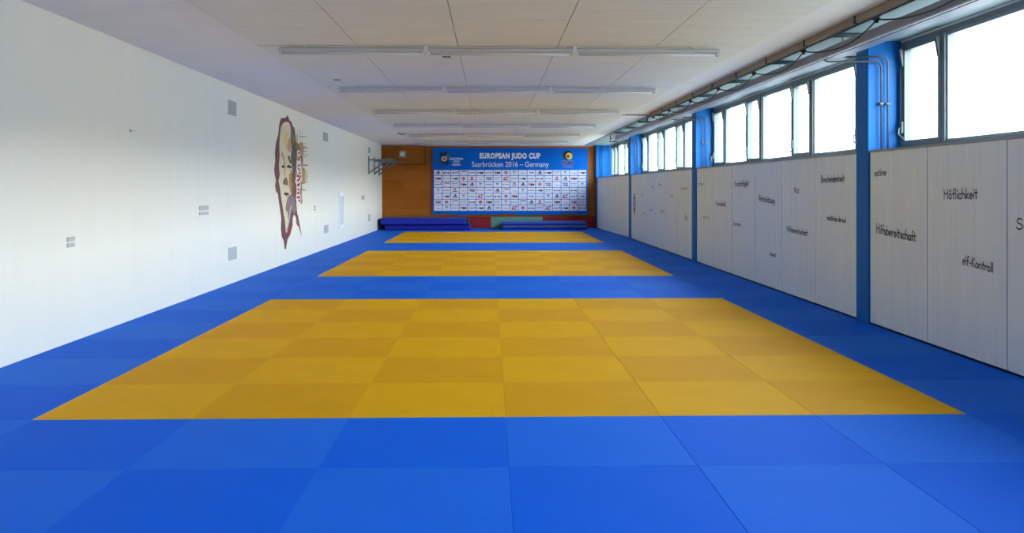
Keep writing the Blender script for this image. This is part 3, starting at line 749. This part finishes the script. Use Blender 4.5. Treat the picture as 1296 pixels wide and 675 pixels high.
feat.append(((96, 78, 58), Z1([(180, 440), (196, 420), (206, 480), (214, 500), (196, 500)])))
feat.append(((120, 84, 58), Z1([(206, 560), (222, 600), (226, 675), (206, 675)])))
feat.append(((128, 102, 82), Z2([(118, 80), (132, 40), (150, 30), (164, 70), (160, 105), (140, 92), (124, 94)])))  # nose shade
feat.append(((170, 140, 96), Z2([(172, 0), (196, 0), (196, 90), (184, 160), (172, 100)])))
feat.append(((52, 44, 48), Z2([(122, 172), (140, 160), (166, 164), (176, 184), (160, 180), (150, 196), (140, 180)])))   # mouth
feat.append(((134, 118, 118), Z2([(160, 200), (186, 176), (214, 196), (224, 250), (232, 320), (214, 348), (198, 310), (188, 300), (176, 420), (166, 400), (158, 330), (142, 306), (148, 260)])))
feat.append(((128, 52, 60), Z2([(150, 470), (160, 450), (188, 430), (186, 490), (160, 540), (150, 520)])))
feat.append(((196, 200, 206), Z2([(188, 270), (194, 270), (180, 360), (156, 500), (150, 500), (170, 380)])))
feat.append(((108, 70, 70), Z2([(110, 380), (124, 330), (138, 400), (142, 470), (150, 540), (144, 600), (124, 540)])))
feat.append(((150, 100, 90), Z2([(236, 380), (246, 400), (262, 450), (248, 450), (232, 420)])))
feat.append(((60, 50, 54), Z2([(240, 345), (247, 352), (266, 450), (282, 540), (262, 470)])))
paint('features', feat, 2, 'dark painted eyes, nose, mouth and hair shading')
spl = []
random.seed(3)
spl.append(((132, 108, 76), Z1([(262, 300), (286, 318), (300, 300), (306, 330), (320, 350), (318, 420), (326, 470), (314, 540), (320, 620), (314, 675), (262, 675), (256, 500)])))
spl.append(((140, 112, 80), Z2([(232, 0), (282, 0), (276, 60), (284, 110), (280, 180), (288, 240), (276, 262), (240, 240), (228, 120)])))
spl.append(((196, 188, 152), Z1([(326, 560), (352, 556), (372, 620), (360, 675), (326, 675)])))
for i in range(46):           # ochre dry-brush strokes behind the head
    if i % 2:
        x = random.uniform(240, 330); y = random.uniform(230, 600); l_ = random.uniform(40, 120)
        if y < 330: x = random.choice([268, 290, 312]); l_ = 150; y = random.uniform(170, 220)
        P = [(x, y), (x + 4, y), (x + 3, y + l_), (x + 1, y + l_)]
    else:
        x = random.uniform(280, 310); y = random.uniform(240, 760); l_ = random.uniform(25, 85)
        P = [(x, y), (x + l_, y + 2), (x + l_, y + 6), (x, y + 9)]
    spl.append((random.choice([(178, 160, 104), (190, 176, 132), (120, 98, 64), (158, 130, 82)]), Z1(P)))
for (x0, y0, x1, y1) in [(318, 510, 370, 530), (300, 330, 326, 420), (262, 225, 272, 300), (310, 540, 340, 700), (286, 300, 322, 350)]:
    spl.append(((170, 146, 96), Z1([(x0, y0), (x1, y0 + 4), (x1, y1 - 4), (x0, y1)])))
paint('brush_strokes', spl, 3, 'ochre dry brush strokes')
cal = []
white_band = Z1([(266, 392), (280, 372), (296, 388), (298, 440), (304, 480), (308, 540), (314, 600), (312, 675)]) + Z2([(268, 60), (272, 110), (262, 160), (278, 215), (268, 262), (246, 256), (228, 214), (236, 150), (234, 90), (222, 70), (236, 0)]) + Z1([(268, 640), (260, 560), (262, 480), (270, 440)])
cal.append(((228, 220, 220), white_band))
for P in [[(274, 396), (288, 392), (290, 414), (276, 412)], [(276, 470), (292, 430), (300, 436), (284, 484)], [(268, 524), (300, 506), (304, 516), (274, 536)], [(272, 548), (284, 544), (300, 570), (292, 580)],
          [(276, 586), (306, 590), (306, 600), (280, 600)], [(284, 640), (300, 610), (308, 620), (294, 650)], [(272, 440), (280, 436), (276, 476), (268, 474)]]:
    cal.append(((176, 28, 58), Z1(P)))
for P in [[(238, 6), (262, 14), (258, 30), (236, 26)], [(240, 50), (262, 36), (268, 52), (244, 72)], [(240, 90), (262, 76), (266, 92), (256, 112), (242, 108)], [(240, 124), (262, 128), (258, 142), (240, 138)],
          [(240, 156), (256, 150), (258, 172), (242, 180)], [(234, 196), (262, 190), (272, 214), (262, 216), (256, 206), (240, 214)], [(250, 226), (270, 218), (268, 240), (258, 244)]]:
    cal.append(((176, 28, 58), Z2(P)))
paint('calligraphy', cal, 5, 'red and white painted brush characters')

# ------------------------------------------------------------------ far wall
FY = YB
# bulkhead with clock
x0, zt = far(485, 187, FY); x1, zb = far(538, 208, FY - .1)
r = tag(empty('wooden_bulkhead', (XL + .002, FY - .03, zb)), 'shallow wooden box in the upper left corner of the far wall', 'wall box')
p1 = box_obj('casing', (XL + .002, FY - 0.22, zb), (x1, FY - .031, 3.05), M['wood2'], bevel=0.006)
b = MB(); mdw = mat('wood_edge_shadow', (70, 36, 10), .6)  # dark strips painting in the shadow along the box edges
b.box((XL + .002, FY - .225, zb - .025), (x1 + .025, FY - .031, zb), mdw); b.box((x1, FY - .225, zb), (x1 + .025, FY - .031, 3.05), mdw)
p2 = b.build('edge_shadow')
for p in (p1, p2): p.parent = r; p.location = -Vector(r.location)
cx0, cz0 = far(509.5, 195, FY - .22)
r = tag(empty('wall_clock', (cx0, FY - .22, cz0 - .13)), 'small round wall clock on a square plate, on the wooden box', 'clock')
def disc(b, cx_, cz_, rad, y0, y1, m, n=28): b.tube([(cx_, y0, cz_), (cx_, y1, cz_)], rad, m, n)
b = MB(); b.box((cx0 - .135, FY - .245, cz0 - .13), (cx0 + .135, FY - .22, cz0 + .13), M['clockplate'], 0); p1 = b.build('back_plate', bevel=.004)
b = MB(); disc(b, cx0, cz0, 0.105, FY - .265, FY - .245, M['vent_dk']); p2 = b.build('rim')
b = MB(); disc(b, cx0, cz0, 0.085, FY - .272, FY - .262, mat('clock_face', (220, 235, 215), 0.4)); p3 = b.build('face')
b = MB(); b.box((cx0 - .006, FY - .276, cz0 - .005), (cx0 + .006, FY - .272, cz0 + .065), M['black']); b.box((cx0 - .005, FY - .278, cz0 - .006), (cx0 + .045, FY - .275, cz0 + .006), M['black']); p4 = b.build('hands')
for p in (p1, p2, p3, p4): p.parent = r; p.location = -Vector(r.location)
# low coloured wall pads with a wooden rail
x_ = [far(553, 280, FY)[0], far(621, 280, FY)[0], far(687, 280, FY)[0], 3.9]
zpt = far(620, 274.5, FY - .06)[1]
for k, (mm, lb) in enumerate([('red', 'red low wall pad behind the left crash mats'), ('green', 'pale green low wall pad between the two red ones'), ('red', 'red low wall pad running to the right corner')]):
    tag(box_obj('wall_pad', (x_[k] + .006, FY - .07, 0.0), (x_[k + 1] - .006, FY, zpt), M[mm], bevel=.01), lb, 'wall pad', 'low coloured pads on the far wall')
tag(box_obj('wooden_rail', (XL, FY - .09, zpt + .002), (3.86, FY, zpt + .05), M['wood2'], bevel=.004), 'thin wooden rail along the far wall above the coloured pads', 'rail')
s_x = x_[0]
tag(box_obj('wall_pad', (XL + .01, FY - .07, 0.0), (s_x - .006, FY, zpt), M['green'], bevel=.01), 'low wall pad hidden behind the two tall blue crash mats', 'wall pad', 'low coloured pads on the far wall')

# banner
BY = FY - 0.06
bx0, bzt = far(547.5, 187.5, BY); bx1, bzb = far(744, 271.5, BY)
ban = tag(empty('event_banner', ((bx0 + bx1) / 2, BY, bzb)), 'wide blue European Judo Cup banner with a grid of sponsor logos', 'banner')
bzt = min(bzt, 3.07)
m_ban = mat('banner_blue', (0, 98, 196), 0.6, noise=0.04, scale=2, spec=0.1)
b = MB(); NX = 60; mi = m_ban      # sheet with a softly sagging hem
for i in range(NX):
    xa, xb = bx0 + (bx1 - bx0) * i / NX, bx0 + (bx1 - bx0) * (i + 1) / NX
    za = bzb + 0.03 * math.sin(i / NX * 9) * math.sin(i / NX * 23); zb_ = bzb + 0.03 * math.sin((i + 1) / NX * 9) * math.sin((i + 1) / NX * 23)
    b.poly([(xa, BY, za), (xb, BY, zb_), (xb, BY, bzt), (xa, BY, bzt)], mi)
    b.poly([(xa, BY + .02, za), (xa, BY + .02, bzt), (xb, BY + .02, bzt), (xb, BY + .02, zb_)], mi)
    b.poly([(xa, BY, za), (xa, BY + .02, za), (xb, BY + .02, zb_), (xb, BY, zb_)], mi)
for xx in (bx0, bx1): b.poly([(xx, BY, bzb), (xx, BY + .02, bzb), (xx, BY + .02, bzt), (xx, BY, bzt)], mi)
p = b.build('sheet'); p.parent = ban; p.location = -Vector(ban.location)

def text_mesh(txt, x0px, x1px, ytop, ybot, m, name, label, bold=0.0, Y=None, parent=None, cap=True):
    """flat printed text stretched to a box given by photo columns/rows on the banner"""
    Y = BY - 0.004 if Y is None else Y
    cu = bpy.data.curves.new('t', 'FONT'); cu.body = txt; cu.size = 1.0; cu.offset = bold; cu.space_character = 1.0 + bold * 2.2; cu.resolution_u = 3
    ob = bpy.data.objects.new('t', cu); col.objects.link(ob)
    dg = bpy.context.evaluated_depsgraph_get()
    me = bpy.data.meshes.new_from_object(ob.evaluated_get(dg)); bpy.data.objects.remove(ob)
    xs = [v.co.x for v in me.vertices]; yy = [v.co.y for v in me.vertices]
    a, c, d, e_ = min(xs), max(xs), min(yy), max(yy)
    X0_, Zt = far(x0px, ytop, Y); X1_, Zb = far(x1px, ybot, Y)
    for v in me.vertices:
        v.co = ((v.co.x - a) / (c - a) * (X1_ - X0_) + X0_, Y, (v.co.y - d) / (e_ - d) * (Zt - Zb) + Zb)
    me.materials.clear(); me.materials.append(m)
    o = bpy.data.objects.new(name, me); col.objects.link(o)
    o.parent = parent or ban; o.location = -Vector((parent or ban).location); tag(o, label)
    return o
mw_ = mat('print_white', (232, 232, 236), 0.5); mgold = mat('print_gold', (196, 200, 210), 0.5)
text_mesh('EUROPEAN JUDO CUP', 607, 684, 193.6, 203.0, mw_, 'title', 'bold white title lettering', 0.06)
text_mesh('Saarbrücken 2016 – Germany', 597, 694.5, 204.6, 213.4, mw_, 'subtitle', 'thin white subtitle lettering', 0.0)
text_mesh('EUROPEAN', 569, 586, 199.6, 202.6, mw_, 'federation_name', 'small white lettering', 0.03)
text_mesh('JUDO', 573.5, 581.5, 203.4, 206.2, mw_, 'federation_name', 'small white lettering', 0.03)
text_mesh('UNION', 572.5, 582.5, 207.0, 210.0, mw_, 'federation_name', 'small white lettering', 0.03)
text_mesh('DJB', 712, 725.5, 204, 210, mat('print_black', (20, 16, 30), 0.5), 'federation_initials', 'dark initials edged in white', 0.03)
text_mesh('DJB', 711.6, 725.9, 203.6, 210.4, mat('print_pink', (190, 150, 180), 0.5), 'federation_initials', 'pale edge of the dark initials', 0.06, Y=BY - .003)
text_mesh('DEUTSCHER JUDO-BUND', 712, 725.5, 211, 212.2, mat('print_pale_blue', (150, 190, 235), 0.5), 'federation_name', 'tiny pale lettering', 0.0)
def fpoly(b, P, m, lay=0): 
    b.poly([(lambda q: (q[0], BY - 0.004 - lay * 0.0012, q[1]))(far(x, y, BY)) for x, y in P], m)
def fcirc(b, x, y, r_, m, lay=0, n=22): fpoly(b, [(x + r_ * math.cos(6.2832 * i / n), y - r_ * math.sin(6.2832 * i / n)) for i in range(n)][::-1], m, lay)
b = MB(); mk, mg, mg2, mr = mat('logo_maroon', (50, 10, 40), .5), mat('logo_green', (70, 130, 10), .5), mat('logo_green2', (20, 100, 40), .5), mat('logo_red', (200, 30, 30), .5)
def petal(ang, m):
    a = math.radians(ang); u = (math.cos(a), -math.sin(a)); v = (u[1], -u[0])
    P = [(1.5, -1.2), (4.5, -2.0), (8.0, -2.1), (9.3, -1.0), (9.3, 1.0), (8.0, 2.1), (4.5, 2.0), (1.5, 1.2)]
    fpoly(b, [(562.3 + u[0] * p * .98 + v[0] * q, 201 + u[1] * p * .98 + v[1] * q) for p, q in P], m, 0)
petal(125, mk); petal(38, mg); petal(212, mg2); petal(305, mk); petal(80, mat('logo_navy', (10, 20, 90), .5)); petal(258, mat('logo_navy2', (0, 50, 120), .5))
fcirc(b, 562.3, 201, 3.2, mat('logo_cream', (225, 220, 190), .5), 1); fcirc(b, 562.3, 201, 2.2, mat('logo_orange', (205, 120, 60), .5), 2); fcirc(b, 562.3, 201, 1.3, mr, 3)
p = b.build('union_logo'); p.parent = ban; p.location = -Vector(ban.location); tag(p, 'cross-shaped green and dark logo with red centre')
b = MB(); fcirc(b, 718.2, 196.6, 5.9, M['black'], 0); fcirc(b, 720.2, 197.7, 4.2, mat('logo_yellow', (225, 205, 50), .5), 1); fcirc(b, 718.8, 198, 2.3, mr, 2)
p = b.build('federation_logo'); p.parent = ban; p.location = -Vector(ban.location); tag(p, 'round black, yellow and red logo')

grid = ["AKNYUXBTRVEQAXGVEX", "TBXRMEPGLNXUKBMATN", "NYGTAVUVBMATRPEPGV", "VUMEPBQAYEVUXGKBKE", "EXAVULNKRTEQBVALNQ", "PRYGKRTGVBYAMUTEPG", "EVBTNXAQELRKGLNXRK"]
mcell = mat('cell_white', (222, 224, 240), 0.5)
restc = MB(); nl = 0
k_ = MC((26, 26, 34)); rd = MC((180, 40, 60)); gr_ = MC((130, 134, 158)); bl_ = MC((40, 80, 150)); pu = MC((110, 80, 150)); tl = MC((60, 110, 140)); br_ = MC((110, 40, 50)); gn = MC((60, 120, 100)); pk = MC((215, 160, 190))
SH = {   # (colour, polygon in cell units, y up)
 'A': [(k_, [(.24, .40), (.36, .40), (.32, .54), (.24, .50)]), (k_, [(.40, .40), (.56, .40), (.46, .70), (.34, .62)]), (k_, [(.60, .40), (.78, .40), (.56, .92), (.44, .80)]), (gr_, [(.22, .16), (.80, .16), (.80, .34), (.22, .34)])],
 'K': [(k_, [(.12, .34), (.30, .34), (.30, .60), (.12, .60)]), (k_, [(.70, .34), (.88, .34), (.88, .60), (.70, .60)]), (rd, [(.42, .40), (.58, .40), (.58, .56), (.42, .56)]), (k_, [(.3, .44), (.7, .44), (.7, .5), (.3, .5)])],
 'N': [(gr_, [(.08, .40), (.72, .40), (.72, .58), (.08, .58)]), (k_, [(.80, .46), (.92, .46), (.92, .70), (.80, .70)])],
 'Y': [(rd, [(.12, .66), (.22, .66), (.22, .86), (.12, .86)]), (br_, [(.30, .68), (.88, .68), (.88, .84), (.30, .84)]), (rd, [(.16, .26), (.30, .26), (.30, .40), (.16, .40)])],
 'U': [(gr_, [(.08, .42), (.90, .42), (.90, .56), (.08, .56)])],
 'X': [(gn, [(.06, .42), (.24, .42), (.24, .56), (.06, .56)]), (k_, [(.30, .40), (.92, .44), (.92, .62), (.30, .60)]), (k_, [(.50, .30), (.80, .30), (.80, .42), (.50, .42)])],
 'B': [(bl_, [(.10, .42), (.24, .42), (.24, .60), (.10, .60)]), (gr_, [(.32, .44), (.92, .44), (.92, .56), (.32, .56)])],
 'T': [(rd, [(.16, .30), (.38, .30), (.38, .72), (.16, .72)]), (br_, [(.42, .26), (.62, .26), (.62, .70), (.42, .70)]), (k_, [(.64, .34), (.88, .34), (.88, .66), (.64, .66)]), (mcell, [(.26, .30), (.30, .30), (.30, .58), (.26, .58)])],
 'R': [(rd, [(.30, .38), (.70, .34), (.76, .60), (.52, .84), (.34, .74)]), (pk, [(.40, .48), (.60, .48), (.56, .64), (.44, .64)]), (rd, [(.42, .14), (.60, .14), (.54, .32), (.44, .32)]), (gr_, [(.2, .5), (.3, .5), (.3, .58), (.2, .58)])],
 'V': [(tl, [(.28, .84), (.40, .84), (.50, .68), (.60, .84), (.72, .84), (.56, .48), (.44, .48)]), (gr_, [(.3, .22), (.7, .22), (.7, .28), (.3, .28)])],
 'P': [(pu, [(.12, .58), (.86, .58), (.86, .80), (.12, .80)]), (k_, [(.22, .30), (.86, .28), (.86, .48), (.22, .48)]), (pk, [(.2, .66), (.78, .66), (.78, .72), (.2, .72)])],
 'G': [(gr_, [(.08, .60), (.88, .64), (.88, .76), (.08, .72)]), (gr_, [(.18, .32), (.34, .32), (.34, .44), (.18, .44)]), (k_, [(.60, .34), (.74, .34), (.74, .44), (.60, .44)]), (gn, [(.4, .34), (.5, .34), (.5, .42), (.4, .42)])],
 'M': [(br_, [(.34, .44), (.66, .44), (.64, .86), (.36, .86)]), (mcell, [(.44, .44), (.56, .44), (.56, .68), (.44, .68)]), (rd, [(.16, .22), (.86, .22), (.76, .38), (.26, .38)])],
 'E': [(gr_, [(.30, .32), (.90, .34), (.90, .42), (.30, .40)]), (pk, [(.2, .5), (.5, .5), (.5, .56), (.2, .56)])],
 'L': [(rd, [(.14, .30), (.32, .84), (.46, .84), (.40, .56), (.30, .36)]), (br_, [(.50, .84), (.88, .84), (.80, .66), (.60, .60), (.54, .70)]), (rd, [(.16, .18), (.84, .18), (.80, .34), (.50, .42), (.2, .32)])],
 'Q': [(pu, [(.24, .44), (.46, .44), (.42, .64), (.28, .62)]), (br_, [(.50, .42), (.76, .42), (.76, .64), (.54, .62)])],
}
PX, PY = 10.74, 7.45
for j, row in enumerate(grid):
    for i, ch in enumerate(row):
        xa = 549.3 + PX * i; yt = 215.4 + PY * j; w_, h_ = 10.0, 6.75
        cells = restc if nl >= 100 else MB(); nl += 1
        fpoly(cells, [(xa, yt + h_), (xa + w_, yt + h_), (xa + w_, yt), (xa, yt)], mcell, 0)
        for L, (m, P) in enumerate(SH[ch]):
            fpoly(cells, [(xa + u * w_, yt + h_ - v * h_) for u, v in P], m, 1 + L * .5)
        if cells is not restc:
            p = cells.build('sponsor_logo', ban); p.location = -Vector(ban.location)
p = restc.build('sponsor_logo_rows', ban); p.location = -Vector(ban.location); p['kind'] = 'stuff'

# crash mats in the far corner
def crash(x0px, x1px, z0, z1, y0, y1, m, name, label, group, bev=0.035, extras=None):
    xa = far(x0px, 280, y0)[0]; xb = far(x1px, 280, y0)[0]
    r = tag(empty(name, ((xa + xb) / 2, (y0 + y1) / 2, z0)), label, 'crash mat', group)
    o = box_obj('cover', (xa, y0, z0), (xb, y1, z1), m, None, bevel=bev); o.parent = r; o.location = -Vector(r.location)
    s = MB(); s.tube([(xa + .03, y0 - .004, z1 - .03), (xb - .03, y0 - .004, z1 - .03)], 0.006, m, 6); s.tube([(xa + .03, y0 - .004, z0 + .03), (xb - .03, y0 - .004, z0 + .03)], 0.006, m, 6)
    p = s.build('seam_piping'); p.parent = r; p.location = -Vector(r.location)
    return r, xa, xb
g1 = 'thick blue crash mats stacked at the far left'
crash(486.5, 595, 0.0, 0.185, 30.75, 32.05, M['bluemat2'], 'crash_mat', 'darker blue crash mat at the bottom of the far left stack', g1)
r, xa, xb = crash(482, 590, 0.195, 0.415, 30.7, 32.0, M['bluemat'], 'crash_mat', 'bright blue crash mat on top of the far left stack', g1)
o = box_obj('end_cap', (xb, 30.78, .21), (xb + .10, 31.9, .39), M['darkgreen'], None, bevel=.02); o.parent = r; o.location = -Vector(r.location); tag(o, 'dark green end')
o = box_obj('folded_mat', (XL + .02, 31.2, 0.0), (XL + .115, 32.05, 0.40), M['darkgreen'], bevel=.03); tag(o, 'dark green folded mat wedged between the left wall and the crash mats', 'mat')
g2 = 'flat blue mats stacked at the far right'
zz = 0.0
for k, (mm, h_, a, c, lb) in enumerate([('bluemat', .075, 637, 743, 'bottom blue mat of the low stack by the green pad'), ('matmid', .075, 636.5, 743.5, 'middle greyish blue mat of the low stack by the green pad'),
                                     ('bluemat', .04, 637, 743, 'thin bright blue mat between the top two in the low right stack'), ('matlight', .085, 635.5, 742, 'top pale blue mat of the low stack by the green pad')]):
    r, xa, xb = crash(a, c, zz, zz + h_, 31.0 - .02 * (k % 2), 32.0, M[mm], 'folding_mat', lb, g2, bev=.012)
    if k == 1:
        for fx in (.18, .5, .8):
            X_ = xa + (xb - xa) * fx
            s = MB(); s.tube([(X_ - .06, 30.97, zz + .055), (X_ - .03, 30.95, zz + .025), (X_ + .03, 30.95, zz + .025), (X_ + .06, 30.97, zz + .055)], .008, M['cable'], 6)
            p = s.build('carry_handle'); p.parent = r; p.location = -Vector(r.location)
    zz += h_ + 0.002
xw = far(626, 289, 31.2)[0]; xe = far(635.5, 289, 31.2)[0]
b = MB(); 
pr = [(xw, 0.0), (xe, 0.0), (xe, 0.2)]
b.poly([(x, 31.1, z) for x, z in pr], M['darkgreen']); b.poly([(x, 31.9, z) for x, z in pr][::-1], M['darkgreen'])
for q in range(3):
    (xa, za), (xb, zb_) = pr[q], pr[(q + 1) % 3]
    b.poly([(xa, 31.1, za), (xa, 31.9, za), (xb, 31.9, zb_), (xb, 31.1, zb_)], M['darkgreen'])
tag(b.build('foam_wedge'), 'small dark green wedge leaning at the left end of the low mat stack', 'foam wedge')

# ------------------------------------------------------------------ outside: pale factory building across the yard
r = tag(empty('building', (34, 16, 0)), 'pale flat-roofed building across the yard, faint through the windows', 'building')
mb_ = mat('facade_pale', (225, 228, 228), 0.8); mg_ = mat('facade_glass', (120, 150, 160), 0.3)
p = box_obj('wall', (34, -30, -1), (46, 75, 5.6), mb_); p.parent = r; p.location = -Vector(r.location)
p = box_obj('roof_edge', (33.8, -30.2, 5.6), (46.2, 75.2, 5.85), M['frame']); p.parent = r; p.location = -Vector(r.location)
for k in range(16):
    p = box_obj('window', (33.95, -26 + 6 * k, 2.4), (34.02, -22.5 + 6 * k, 4.6), mg_); p.parent = r; p.location = -Vector(r.location)
